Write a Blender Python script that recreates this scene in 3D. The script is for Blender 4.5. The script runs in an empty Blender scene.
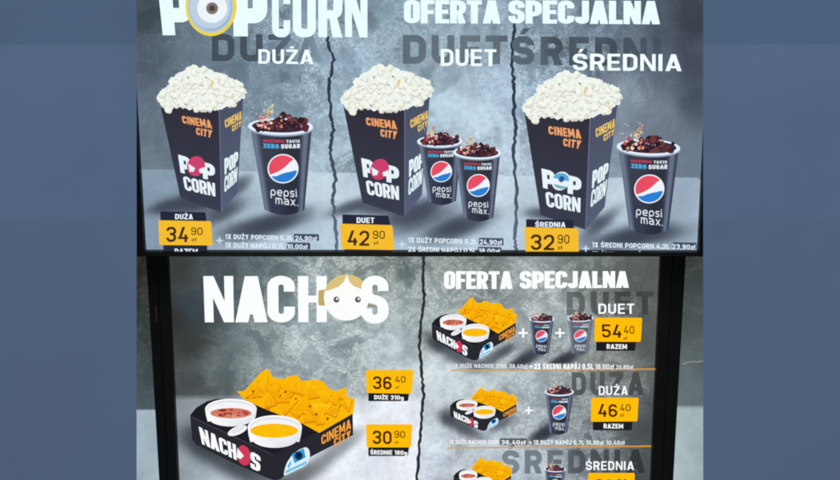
import bpy, bmesh, math, random
from mathutils import Vector, Matrix, noise

sc = bpy.context.scene
COL = sc.collection
R = math.radians
# ------------------------------------------------------------------ camera
CAM = Vector((0.0, 0.0, 2.1))
F = 1100.0                       # focal length in pixels of an 840 px wide frame
cd = bpy.data.cameras.new("camera")
cam = bpy.data.objects.new("camera", cd); COL.objects.link(cam)
cam.location = CAM; cam.rotation_euler = (R(90), 0, 0)
cd.sensor_width = 36.0; cd.lens = 36.0*F/840.0
cd.clip_start = 0.05; cd.clip_end = 60
sc.camera = cam
cd.dof.use_dof = True; cd.dof.focus_distance = 2.12; cd.dof.aperture_fstop = 9.0

def ray(px, py):
    return Vector(((px-420.0)/F, 1.0, -(py-240.0)/F))

TILT = math.atan(0.2245)         # the overhead boards lean forward
S, K = math.sin(TILT), math.cos(TILT)
UP = Vector((0, -S, K)); OUT = Vector((0, -K, -S))
P0 = CAM + ray(420, 256)*2.1     # a point of the lower boards' glass

class Board:
    """an Empty standing at a board's lower edge; local x right, y up, z out of the glass"""
    def __init__(self, name, label, cat, off, base, group=None):
        self.p = P0 + OUT*off
        o = bpy.data.objects.new(name, None); COL.objects.link(o)
        o.empty_display_size = 0.1
        o.location = self.hit(*base)
        o.rotation_euler = (R(90)-(-TILT), 0, 0)
        o['label'] = label; o['category'] = cat
        if group: o['group'] = group
        self.o = o
        m = Matrix((Vector((1,0,0)), UP, OUT)).transposed()   # columns are the local axes
        o.rotation_euler = m.to_euler()
        self.inv = (Matrix.Translation(o.location) @ m.to_4x4()).inverted()
    def hit(self, px, py, z=0.0):
        d = ray(px, py); q = self.p + OUT*z
        return CAM + d*((q-CAM).dot(OUT)/d.dot(OUT))
    def uv(self, px, py, z=0.0):
        v = self.inv @ self.hit(px, py, z)
        return v.x, v.y

# ------------------------------------------------------------------ colours / materials
def lin(c):
    return tuple(((x/255.0)/12.92 if x/255.0 <= 0.04045 else ((x/255.0+0.055)/1.055)**2.4) for x in c)

def nt_new(name):
    m = bpy.data.materials.new(name); m.use_nodes = True
    nt = m.node_tree; nt.nodes.clear()
    return m, nt, nt.nodes.new('ShaderNodeOutputMaterial')

def N(nt, t, **kw):
    n = nt.nodes.new(t)
    for k, v in kw.items():
        if k in n.inputs: n.inputs[k].default_value = v
        else: setattr(n, k, v)
    return n

def mat_ink(name, gloss=True):
    """a lit picture element of a display: its own colour, with the faint unevenness of a panel"""
    m, nt, out = nt_new(name)
    a = N(nt, 'ShaderNodeAttribute', attribute_name='Col')
    tc = N(nt, 'ShaderNodeTexCoord')
    n1 = N(nt, 'ShaderNodeTexNoise', Scale=70.0, Detail=3.0)
    nt.links.new(tc.outputs['Object'], n1.inputs['Vector'])
    mr = N(nt, 'ShaderNodeMapRange'); mr.inputs[1].default_value = .3; mr.inputs[2].default_value = .7
    mr.inputs[3].default_value = .975; mr.inputs[4].default_value = 1.02
    nt.links.new(n1.outputs['Fac'], mr.inputs[0])
    mx = N(nt, 'ShaderNodeVectorMath', operation='SCALE')
    nt.links.new(a.outputs['Color'], mx.inputs[0]); nt.links.new(mr.outputs[0], mx.inputs['Scale'])
    em = N(nt, 'ShaderNodeEmission')
    nt.links.new(mx.outputs[0], em.inputs['Color'])
    nt.links.new(em.outputs[0], out.inputs[0])
    m.cycles.emission_sampling = 'NONE'
    return m

def mat_concrete(name, fleck_col, fs=1.0, amp=1.0):
    """the concrete picture shown behind the offers: Col = broad colour, alpha = how scratched it is"""
    m, nt, out = nt_new(name)
    L = nt.links.new
    a = N(nt, 'ShaderNodeAttribute', attribute_name='Col')
    tc = N(nt, 'ShaderNodeTexCoord')
    big = N(nt, 'ShaderNodeTexNoise', Scale=9.0*fs, Detail=8.0, Roughness=.68, Distortion=.35)
    L(tc.outputs['Object'], big.inputs['Vector'])
    fine = N(nt, 'ShaderNodeTexNoise', Scale=85.0*fs, Detail=6.0, Roughness=.75, Distortion=.6)
    L(tc.outputs['Object'], fine.inputs['Vector'])
    m1 = N(nt, 'ShaderNodeMapRange'); 
    for i, v in enumerate((.32, .68, 1-.17*amp, 1+.17*amp)): m1.inputs[i+1].default_value = v
    L(big.outputs['Fac'], m1.inputs[0])
    m2 = N(nt, 'ShaderNodeMapRange')
    for i, v in enumerate((.3, .7, 1-.16*amp, 1+.18*amp)): m2.inputs[i+1].default_value = v
    L(fine.outputs['Fac'], m2.inputs[0])
    mul = N(nt, 'ShaderNodeMath', operation='MULTIPLY'); L(m1.outputs[0], mul.inputs[0]); L(m2.outputs[0], mul.inputs[1])
    wr = N(nt, 'ShaderNodeMapRange')
    for i, v in enumerate((.0, .75, .22, 1.15)): wr.inputs[i+1].default_value = v
    L(a.outputs['Alpha'], wr.inputs[0])
    sub = N(nt, 'ShaderNodeMath', operation='SUBTRACT'); L(mul.outputs[0], sub.inputs[0]); sub.inputs[1].default_value = 1.0
    mad = N(nt, 'ShaderNodeMath', operation='MULTIPLY_ADD'); L(sub.outputs[0], mad.inputs[0]); L(wr.outputs[0], mad.inputs[1]); mad.inputs[2].default_value = 1.0
    sca = N(nt, 'ShaderNodeVectorMath', operation='SCALE'); L(a.outputs['Color'], sca.inputs[0]); L(mad.outputs[0], sca.inputs['Scale'])
    # worn white flecks in patches
    v = N(nt, 'ShaderNodeTexNoise', Scale=190.0*fs, Detail=4.0, Roughness=.75, Distortion=2.0)
    L(tc.outputs['Object'], v.inputs['Vector'])
    patch = N(nt, 'ShaderNodeTexNoise', Scale=14.0*fs, Detail=6.0, Roughness=.72, Distortion=.8)
    L(tc.outputs['Object'], patch.inputs['Vector'])
    s1 = N(nt, 'ShaderNodeMapRange'); 
    for i, q in enumerate((.50, .56, 0, 1)): s1.inputs[i+1].default_value = q
    L(v.outputs['Fac'], s1.inputs[0])
    s2 = N(nt, 'ShaderNodeMapRange')
    for i, q in enumerate((.46, .53, 0, 1)): s2.inputs[i+1].default_value = q
    L(patch.outputs['Fac'], s2.inputs[0])
    rn = N(nt, 'ShaderNodeTexNoise', Scale=34.0*fs, Detail=7.0, Roughness=.72, Distortion=1.0)
    L(tc.outputs['Object'], rn.inputs['Vector'])
    rs = N(nt, 'ShaderNodeMath', operation='SUBTRACT'); L(rn.outputs['Fac'], rs.inputs[0]); rs.inputs[1].default_value = .5
    ra = N(nt, 'ShaderNodeMath', operation='ABSOLUTE'); L(rs.outputs[0], ra.inputs[0])
    r1 = N(nt, 'ShaderNodeMapRange')
    for i, q in enumerate((.004, .022, 1, 0)): r1.inputs[i+1].default_value = q
    L(ra.outputs[0], r1.inputs[0])
    mxm = N(nt, 'ShaderNodeMath', operation='MAXIMUM'); L(s1.outputs[0], mxm.inputs[0]); L(r1.outputs[0], mxm.inputs[1])
    f1 = N(nt, 'ShaderNodeMath', operation='MULTIPLY'); L(mxm.outputs[0], f1.inputs[0]); L(s2.outputs[0], f1.inputs[1])
    f2 = N(nt, 'ShaderNodeMath', operation='MULTIPLY'); L(f1.outputs[0], f2.inputs[0]); L(a.outputs['Alpha'], f2.inputs[1])
    mix = N(nt, 'ShaderNodeMixRGB'); L(f2.outputs[0], mix.inputs[0]); L(sca.outputs[0], mix.inputs[1])
    mix.inputs[2].default_value = (*lin(fleck_col), 1)
    em = N(nt, 'ShaderNodeEmission'); L(mix.outputs[0], em.inputs['Color']); L(em.outputs[0], out.inputs[0])
    m.cycles.emission_sampling = 'NONE'
    return m

def mat_paint(name, rgb, rough, var=.06, scale=6.0, spec=.5):
    m, nt, out = nt_new(name)
    L = nt.links.new
    b = N(nt, 'ShaderNodeBsdfPrincipled', Roughness=rough)
    b.inputs['Specular IOR Level'].default_value = spec
    tc = N(nt, 'ShaderNodeTexCoord')
    n = N(nt, 'ShaderNodeTexNoise', Scale=scale, Detail=7.0, Roughness=.6)
    L(tc.outputs['Object'], n.inputs['Vector'])
    mr = N(nt, 'ShaderNodeMapRange')
    for i, v in enumerate((.3, .7, 1-var, 1+var)): mr.inputs[i+1].default_value = v
    L(n.outputs['Fac'], mr.inputs[0])
    s = N(nt, 'ShaderNodeVectorMath', operation='SCALE'); s.inputs[0].default_value = rgb
    L(mr.outputs[0], s.inputs['Scale']); L(s.outputs[0], b.inputs['Base Color'])
    n2 = N(nt, 'ShaderNodeTexNoise', Scale=420.0, Detail=2.0); L(tc.outputs['Object'], n2.inputs['Vector'])
    bp = N(nt, 'ShaderNodeBump', Strength=.05, Distance=.001); L(n2.outputs['Fac'], bp.inputs['Height'])
    L(bp.outputs[0], b.inputs['Normal']); L(b.outputs[0], out.inputs[0])
    return m

INK = mat_ink('lit_ink')
CON_U = mat_concrete('blue_concrete_picture', (206, 230, 244), 1.1, 1.15)
CON_L = mat_concrete('grey_concrete_picture', (222, 232, 230), 1.3, 1.35)
CON_N = mat_concrete('plain_concrete_picture', (200, 205, 205), 1.0, .8)
CASE = mat_paint('black_casing', (.006, .007, .006), .6, .25, 30, .25)
WALLP = mat_paint('blue_grey_wall_paint', (.112, .172, .288), .9, .05, 3.0, .15)
WALLQ = mat_paint('deeper_blue_grey_wall_paint', (.090, .150, .247), .9, .05, 3.0, .15)
WALLR = mat_paint('muted_blue_grey_wall_paint', (.110, .168, .270), .9, .06, 2.5, .15)
DARKW = mat_paint('dark_wall_paint', (.03, .03, .035), .9, .1, 4)

# ------------------------------------------------------------------ mesh builders
def link(name, me, mat, parent, label=None):
    o = bpy.data.objects.new(name, me); COL.objects.link(o)
    me.materials.append(mat)
    if parent is not None: o.parent = parent
    if label: o['label'] = label
    return o

STEP = 0.0005
def pict(bd, name, polys, parent, layer, label=None, clip=None, mat=None):
    """flat picture element: polys = [(pixel points, colour or function(px,py)->colour)], later polys on top"""
    bm = bmesh.new(); cl = bm.loops.layers.float_color.new('Col')
    z = layer*STEP
    for pts, c in polys:
        z += 0.00001
        if clip is not None:
            pts = clip(pts)
            if len(pts) < 3: continue
        vs = [bm.verts.new((*bd.uv(x, y), z)) for x, y in pts]
        try: f = bm.faces.new(vs)
        except ValueError: continue
        f.normal_update()
        if f.normal.z < 0: f.normal_flip()
        for l in f.loops:
            if isinstance(c, list): q = c[vs.index(l.vert)]
            elif callable(c):
                co = l.vert.co; i = vs.index(l.vert); q = c(*pts[i])
            else: q = c
            l[cl] = (*lin(q), 1.0)
    bmesh.ops.triangulate(bm, faces=bm.faces[:], ngon_method='EAR_CLIP')
    me = bpy.data.meshes.new(name); bm.to_mesh(me); bm.free()
    return link(name, me, mat or INK, parent, label)

def clip_below(ymax):
    def f(pts):
        out = []
        n = len(pts)
        for i in range(n):
            a, b = pts[i], pts[(i+1) % n]
            ia, ib = a[1] <= ymax, b[1] <= ymax
            if ia: out.append(a)
            if ia != ib:
                t = (ymax-a[1])/(b[1]-a[1])
                out.append((a[0]+(b[0]-a[0])*t, ymax))
        return out
    return f

def bar(bd, name, quad, z0, z1, parent, mat, bev=.0008):
    """a bevelled bar whose front outline is a pixel quad"""
    bm = bmesh.new()
    uv = [bd.uv(x, y, z1) for x, y in quad]
    lo = [bm.verts.new((u, v, z0)) for u, v in uv]; hi = [bm.verts.new((u, v, z1)) for u, v in uv]
    n = len(quad)
    bm.faces.new(hi); bm.faces.new(lo[::-1])
    for i in range(n): bm.faces.new((lo[i], lo[(i+1) % n], hi[(i+1) % n], hi[i]))
    bmesh.ops.recalc_face_normals(bm, faces=bm.faces[:])
    if bev: bmesh.ops.bevel(bm, geom=bm.edges[:], offset=bev, segments=2, affect='EDGES')
    me = bpy.data.meshes.new(name); bm.to_mesh(me); bm.free()
    return link(name, me, mat, parent)

def backdrop(bd, name, quad, fn, parent, mat, nx, ny):
    """the lit picture area: a fine grid carrying the broad colours of the concrete picture"""
    (tl, tr, br, bl) = quad
    bm = bmesh.new(); cl = bm.verts.layers.float_color.new('Col')
    rows = []
    for j in range(ny+1):
        t = j/ny; row = []
        for i in range(nx+1):
            s = i/nx
            x = (tl[0]*(1-s)+tr[0]*s)*(1-t)+(bl[0]*(1-s)+br[0]*s)*t
            y = (tl[1]*(1-s)+tr[1]*s)*(1-t)+(bl[1]*(1-s)+br[1]*s)*t
            v = bm.verts.new((*bd.uv(x, y), 0)); c, al = fn(x, y)
            v[cl] = (*lin(c), al); row.append(v)
        rows.append(row)
    for j in range(ny):
        for i in range(nx):
            bm.faces.new((rows[j+1][i], rows[j+1][i+1], rows[j][i+1], rows[j][i]))
    me = bpy.data.meshes.new(name); bm.to_mesh(me); bm.free()
    return link(name, me, mat, parent)

def mixc(a, b, t): return tuple(a[i]*(1-t)+b[i]*t for i in range(3))
def idw(pts, x, y, p=3.0):
    sw = 0; c = [0, 0, 0, 0]
    for (px, py, col, al) in pts:
        d = ((x-px)**2+(y-py)**2+30.0)**(-p/2)
        sw += d
        for i in range(3): c[i] += col[i]*d
        c[3] += al*d
    return (c[0]/sw, c[1]/sw, c[2]/sw), c[3]/sw
def fbm(x, y, s, o=4, seed=0.0):
    return noise.fractal(Vector((x/s, y/s, seed)), 1.0, 2.0, o)
def blob(x, y, cx, cy, rx, ry, ang=0.0):
    a = R(ang); dx, dy = x-cx, y-cy
    u = (dx*math.cos(a)+dy*math.sin(a))/rx; v = (-dx*math.sin(a)+dy*math.cos(a))/ry
    return math.exp(-(u*u+v*v)**1.5)

# ------------------------------------------------------------------ lettering (own stroke alphabet)
def fillet(pts, rads, closed):
    n = len(pts); out = []
    for i, p in enumerate(pts):
        if (not closed) and i in (0, n-1): out.append(p); continue
        a = pts[(i-1) % n]; b = pts[(i+1) % n]; r = rads[i] if isinstance(rads, (list, tuple)) else rads
        v1 = (a[0]-p[0], a[1]-p[1]); v2 = (b[0]-p[0], b[1]-p[1])
        l1 = math.hypot(*v1); l2 = math.hypot(*v2)
        q1 = min(r, l1*.5); q2 = min(r, l2*.5)
        if (not closed) and i == 1: q1 = min(r, l1*.95)
        if (not closed) and i == n-2: q2 = min(r, l2*.95)
        q = min(q1, q2)
        if q < 1e-4: out.append(p); continue
        s = (p[0]+v1[0]/l1*q, p[1]+v1[1]/l1*q); e = (p[0]+v2[0]/l2*q, p[1]+v2[1]/l2*q)
        # circular-looking corner (conic)
        for k in range(7):
            t = k/6; w = .7071
            b0, b1, b2 = (1-t)**2, 2*w*t*(1-t), t*t; d = b0+b1+b2
            out.append(((s[0]*b0+p[0]*b1+e[0]*b2)/d, (s[1]*b0+p[1]*b1+e[1]*b2)/d))
    return out
def stroke(pts, t, r=0.0, closed=False):
    p = fillet(pts, r, closed); n = len(p); L, Rr = [], []
    for i in range(n):
        a = p[(i-1) % n] if (closed or i > 0) else p[i]; b = p[(i+1) % n] if (closed or i < n-1) else p[i]
        def nrm(q, w):
            dx, dy = w[0]-q[0], w[1]-q[1]; l = math.hypot(dx, dy) or 1
            return (-dy/l, dx/l)
        if a == p[i]: m = nrm(p[i], b); sc_ = 1
        elif b == p[i]: m = nrm(a, p[i]); sc_ = 1
        else:
            n1, n2 = nrm(a, p[i]), nrm(p[i], b)
            m = (n1[0]+n2[0], n1[1]+n2[1]); l = math.hypot(*m) or 1; m = (m[0]/l, m[1]/l)
            sc_ = 1/max(.45, m[0]*n1[0]+m[1]*n1[1])
        h = t/2*sc_
        L.append((p[i][0]+m[0]*h, p[i][1]+m[1]*h)); Rr.append((p[i][0]-m[0]*h, p[i][1]-m[1]*h))
    out = []
    for i in range(n if closed else n-1):
        j = (i+1) % n
        out.append([L[i], Rr[i], Rr[j], L[j]])
    return out
def rect(a, b, c, d): return [(a, b), (c, b), (c, d), (a, d)]
WID = {'I': None, '1': .62, 'M': 1.3, 'W': 1.35, 'J': .85, 'L': .84, 'E': .88, 'F': .86, '.': None, ',': None, ' ': .5,
       'm': 1.35, 'i': None, 'ł': None, 'T': .95, '+': .9, 'A': 1.12, 'N': 1.06, 'V': 1.05, 'X': 1.0, 'z': .75, 's': .8}
BASE = {'Ż': 'Z', 'Ś': 'S', 'Ó': 'O'}
def adv(ch, W, t):
    b = BASE.get(ch, ch)
    if b in ('I', 'i', 'ł', '.', ','): return t*1.05
    return W*WID.get(b, 1.0)
def glyph(ch, W, t, rr):
    w = adv(ch, W, t); b = BASE.get(ch, ch); h = t/2; L_, R_, B_, T_ = h, w-h, h, 1-h
    r = min(rr, (w-t)*.75 if w > t else 0); c = w/2; P = []
    if b == 'A':
        q = t*1.12
        P = [[(0, 0), (q, 0), (c+q*.5, 1), (c-q*.5, 1)], [(w-q, 0), (w, 0), (c+q*.5, 1), (c-q*.5, 1)], rect(w*.22, .17, w*.78, .17+t*.75)]
    elif b == 'B':
        P = stroke([(L_, B_), (R_, B_), (R_, .5), (L_, .5)], t, [0, r, r, 0], True)+stroke([(L_, .52), (R_-.03, .52), (R_-.03, T_), (L_, T_)], t, [0, r, r, 0], True)
    elif b == 'C': P = stroke([(R_, .66), (R_, T_), (L_, T_), (L_, B_), (R_, B_), (R_, .34)], t, r)
    elif b == 'D': P = stroke([(L_, B_), (R_, B_), (R_, T_), (L_, T_)], t, [0, r, r, 0], True)
    elif b == 'E': P = [rect(0, 0, t, 1), rect(t, 0, w, t*.92), rect(t, 1-t*.92, w, 1), rect(t, .5-t*.44, w*.93, .5+t*.44)]
    elif b == 'F': P = [rect(0, 0, t, 1), rect(t, 1-t*.92, w, 1), rect(t, .48-t*.44, w*.93, .48+t*.44)]
    elif b == 'G': P = stroke([(R_, .7), (R_, T_), (L_, T_), (L_, B_), (R_, B_), (R_, .47), (c, .47)], t, [0, r, r, r, r, 0, 0])
    elif b == 'H': P = [rect(0, 0, t, 1), rect(w-t, 0, w, 1), rect(t, .5-t*.45, w-t, .5+t*.45)]
    elif b == 'I': P = [rect(0, 0, t, 1)]
    elif b == 'J': P = stroke([(R_, 1), (R_, B_), (L_, B_), (L_, .3)], t, r)
    elif b == 'K': P = [rect(0, 0, t, 1), [(t, .42), (w-t*1.1, 1), (w, 1), (t, .25)], [(w-t*1.15, 0), (w, 0), (t+.1*w, .6), (t, .42)]]
    elif b == 'L': P = [rect(0, 0, t, 1), rect(t, 0, w, t*.92)]
    elif b == 'M': P = [rect(0, 0, t*.95, 1), rect(w-t*.95, 0, w, 1), [(0, 1), (t, 1), (c+t*.45, .2), (c-t*.45, .2)], [(w-t, 1), (w, 1), (c+t*.45, .2), (c-t*.45, .2)]]
    elif b == 'N': P = [rect(0, 0, t*.9, 1), rect(w-t*.9, 0, w, 1), [(0, 1), (t*1.0, 1), (w, 0), (w-t*1.0, 0)]]
    elif b in ('O', '0'): P = stroke([(L_, B_), (R_, B_), (R_, T_), (L_, T_)], t, r*1.1, True)
    elif b == 'P': P = [rect(0, 0, t, 1)]+stroke([(h, .40), (R_, .40), (R_, T_), (h, T_)], t, [0, r, r, 0])
    elif b == 'R': P = [rect(0, 0, t, 1)]+stroke([(h, .45), (R_, .45), (R_, T_), (h, T_)], t, [0, r, r, 0])+[[(w-t*1.12, 0), (w, 0), (w*.72, .5), (w*.42, .5)]]
    elif b == 'S': P = stroke([(R_, .68), (R_, T_), (L_, T_), (L_, .52), (R_, .48), (R_, B_), (L_, B_), (L_, .32)], t, r*.95)
    elif b == 'T': P = [rect(c-h, 0, c+h, 1-t*.9), rect(0, 1-t*.92, w, 1)]
    elif b == 'U': P = stroke([(L_, 1), (L_, B_), (R_, B_), (R_, 1)], t, r)
    elif b == 'V': P = [[(0, 1), (t, 1), (c+h, 0), (c-h, 0)], [(w-t, 1), (w, 1), (c+h, 0), (c-h, 0)]]
    elif b == 'W': P = [[(0, 1), (t, 1), (w*.27+h, 0), (w*.27-h, 0)], [(c-h, 1), (c+h, 1), (w*.27+h, 0), (w*.27-h, 0)], [(c-h, 1), (c+h, 1), (w*.73+h, 0), (w*.73-h, 0)], [(w-t, 1), (w, 1), (w*.73+h, 0), (w*.73-h, 0)]]
    elif b == 'X': P = [[(0, 0), (t*1.2, 0), (w, 1), (w-t*1.2, 1)], [(0, 1), (t*1.2, 1), (w, 0), (w-t*1.2, 0)]]
    elif b == 'Y': P = [rect(c-h, 0, c+h, .5), [(0, 1), (t*1.1, 1), (c+h, .4), (c-h, .4)], [(w-t*1.1, 1), (w, 1), (c+h, .4), (c-h, .4)]]
    elif b == 'Z': P = [rect(0, 0, w, t*.92), rect(0, 1-t*.92, w, 1), [(0, t*.8), (t*1.2, t*.8), (w, 1-t*.8), (w-t*1.2, 1-t*.8)]]
    elif b == '1': P = [rect(w-t, 0, w, 1), [(0, .72), (0, .72+t*.9), (w-t*.5, 1), (w-t*.5, .82)]]
    elif b == '2': P = stroke([(L_, .68), (L_, T_), (R_, T_), (R_, .55), (h*1.2, B_)], t, [0, r, r, r*.5, 0])+[rect(0, 0, w, t*.92)]
    elif b == '3': P = stroke([(L_, .72), (L_, T_), (R_, T_), (R_, .52), (w*.35, .52)], t, [0, r, r, r, 0])+stroke([(w*.35, .52), (R_, .52), (R_, B_), (L_, B_), (L_, .28)], t, [0, r, r, r, 0])
    elif b == '4': P = [rect(w*.62, 0, w*.62+t, .5), rect(0, .2, w, .2+t*.9), [(0, .2), (t*1.1, .2), (w*.62+t*.3, 1), (w*.62-t*.8, 1)]]
    elif b == '5': P = [rect(0, 1-t*.92, w*.95, 1), rect(0, .45, t, 1)]+stroke([(0, .56), (R_, .56), (R_, B_), (L_, B_), (L_, .27)], t, [0, r, r, r, 0])
    elif b == '6': P = stroke([(L_, B_), (R_, B_), (R_, .55), (L_, .55)], t, r, True)+stroke([(L_, .45), (L_, T_), (R_*.96, T_), (R_*.96, .74)], t, [0, r, r, 0])
    elif b == '9': P = stroke([(L_, .45), (R_, .45), (R_, T_), (L_, T_)], t, r, True)+stroke([(R_, .55), (R_, B_), (L_, B_), (L_, .26)], t, [0, r, r, 0])
    elif b == '7': P = [rect(0, 1-t*.92, w, 1), [(w*.25, 0), (w*.25+t, 0), (w, 1-t*.8), (w-t*1.1, 1-t*.8)]]
    elif b == '8': P = stroke([(L_, B_), (R_, B_), (R_, .53), (L_, .53)], t, r, True)+stroke([(L_+.02, .53), (R_-.02, .53), (R_-.02, T_), (L_+.02, T_)], t, r, True)
    elif b == '.': P = [rect(0, 0, t, t)]
    elif b == ',': P = [rect(0, 0, t, t), [(t*.3, 0), (t, 0), (t*.6, -.16), (t*.15, -.16)]]
    elif b == '+': P = [rect(0, .5-h, w, .5+h), rect(c-h, .5-w*.5, c+h, .5+w*.5)]
    # lower case (x height .7)
    elif b == 'z': P = [rect(0, 0, w, t*.85), rect(0, .7-t*.85, w, .7), [(0, t*.7), (t*1.2, t*.7), (w, .7-t*.7), (w-t*1.2, .7-t*.7)]]
    elif b == 'ł': P = [rect(0, 0, t, 1), [(-t*.5, .38), (t*1.5, .58), (t*1.5, .74), (-t*.5, .54)]]
    elif b == 'g': P = stroke([(L_, h), (R_, h), (R_, .7-h), (L_, .7-h)], t, r, True)+stroke([(R_, .6), (R_, -.3+h), (L_, -.3+h)], t, [0, r, 0])
    elif b == 'p': P = stroke([(L_, h), (R_, h), (R_, .7-h), (L_, .7-h)], t, r, True)+[rect(0, -.3, t, .4)]
    elif b == 'e': P = stroke([(R_, h), (L_, h), (L_, .7-h), (R_, .7-h), (R_, .35), (L_, .35)], t, [0, r, r, r, 0, 0])
    elif b == 's': P = stroke([(w, .7-h), (L_, .7-h), (L_, .35), (R_, .35), (R_, h), (0, h)], t, [0, .12, .12, .12, .12, 0])
    elif b == 'i': P = [rect(0, 0, t, .7), rect(0, .8, t, .8+t)]
    elif b == 'm': P = [rect(0, 0, t, .7)]+stroke([(h, .7-h), (c, .7-h), (c, 0)], t, [0, r, 0])+stroke([(h, .7-h), (R_, .7-h), (R_, 0)], t, [0, r, 0])
    elif b == 'a': P = stroke([(L_, .7-h), (R_, .7-h), (R_, h), (L_, h), (L_, .38), (R_, .38)], t, [0, r, 0, r, r, 0])+[rect(w-t, 0, w, .4)]
    elif b == 'x': P = [[(0, 0), (t*1.2, 0), (w, .7), (w-t*1.2, .7)], [(0, .7), (t*1.2, .7), (w, 0), (w-t*1.2, 0)]]
    if ch == 'Ż': P = P+[rect(c-t*.55, 1.07, c+t*.55, 1.07+t*.9)]
    if ch in 'ŚÓ': P = P+[[(c-t*.5, 1.06), (c+t*.2, 1.06), (c+t*1.0, 1.28), (c+t*.05, 1.28)]]
    return P, w

def lettering(s, tl, tr, bl, br=None, t=.2, W=.52, gap=.09, col=(255, 255, 255), rr=.22, gapw=None):
    """the words s laid into the pixel quad (cap height = quad height)"""
    if br is None: br = (tr[0]+bl[0]-tl[0], tr[1]+bl[1]-tl[1])
    gs = []; x = 0
    for i, ch in enumerate(s):
        if ch == ' ': x += W*.55 if gapw is None else gapw; continue
        P, w = glyph(ch, W, t, rr)
        gs.append((x, P)); x += w+gap
    tot = x-gap; out = []
    for x0, P in gs:
        for poly in P:
            q = []
            for (u, v) in poly:
                a = (x0+u)/tot
                tx = tl[0]*(1-a)+tr[0]*a; ty = tl[1]*(1-a)+tr[1]*a
                bx = bl[0]*(1-a)+br[0]*a; by = bl[1]*(1-a)+br[1]*a
                q.append((bx+(tx-bx)*v, by+(ty-by)*v))
            out.append((q, col))
    return out

def ell(cx, cy, rx, ry, ang=0, n=28, a0=0, a1=360):
    a = R(ang); out = []
    full = abs(a1-a0) >= 360
    for k in range(n if full else n+1):
        p = R(a0+(a1-a0)*k/n); u, v = rx*math.cos(p), ry*math.sin(p)
        out.append((cx+u*math.cos(a)-v*math.sin(a), cy+u*math.sin(a)+v*math.cos(a)))
    return out
def rblob(rng, cx, cy, r, n=8, j=.35):
    a0 = rng.random()*6.28
    return [(cx+r*(1+rng.uniform(-j, j))*math.cos(a0+6.283*k/n), cy+r*(1+rng.uniform(-j, j))*math.sin(a0+6.283*k/n)) for k in range(n)]
def affine(src, dst):
    (x0, y0), (x1, y1), (x2, y2) = src
    d = (x1-x0)*(y2-y0)-(x2-x0)*(y1-y0)
    def f(p):
        a = ((p[0]-x0)*(y2-y0)-(x2-x0)*(p[1]-y0))/d; b = ((x1-x0)*(p[1]-y0)-(p[0]-x0)*(y1-y0))/d
        return tuple(dst[0][i]+a*(dst[1][i]-dst[0][i])+b*(dst[2][i]-dst[0][i]) for i in (0, 1))
    return f
def tf(polys, f):
    out = []
    for pts, c in polys:
        if callable(c): c = [c(*p) for p in pts]
        elif len(c) == 4: c = [mixc(c[0], c[1], max(0, min(1, (p[1]-c[2])/(c[3]-c[2])))) for p in pts]
        out.append(([f(p) for p in pts], c))
    return out
def ribbon(pts, w, col, rng=None):
    out = []
    L, Rr = [], []
    for i, p in enumerate(pts):
        ww = w*(1+(rng.uniform(-.22, .22) if rng else 0))/2
        L.append((p[0]-ww, p[1])); Rr.append((p[0]+ww, p[1]))
    for i in range(len(pts)-1): out.append(([L[i], L[i+1], Rr[i+1], Rr[i]], col))
    return out
def wander(keys, rng, n=5, amp=.7):
    pts = []
    for i in range(len(keys)-1):
        for k in range(n):
            t = k/n
            pts.append((keys[i][0]*(1-t)+keys[i+1][0]*t+rng.uniform(-amp, amp), keys[i][1]*(1-t)+keys[i+1][1]*t))
    pts.append(keys[-1]); return pts
def inside(p, poly):
    c = False; n = len(poly); j = n-1
    for i in range(n):
        if (poly[i][1] > p[1]) != (poly[j][1] > p[1]) and p[0] < (poly[j][0]-poly[i][0])*(p[1]-poly[i][1])/(poly[j][1]-poly[i][1])+poly[i][0]: c = not c
        j = i
    return c

WHITE_U = (236, 255, 255); WHITE_L = (252, 255, 255)
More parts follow.
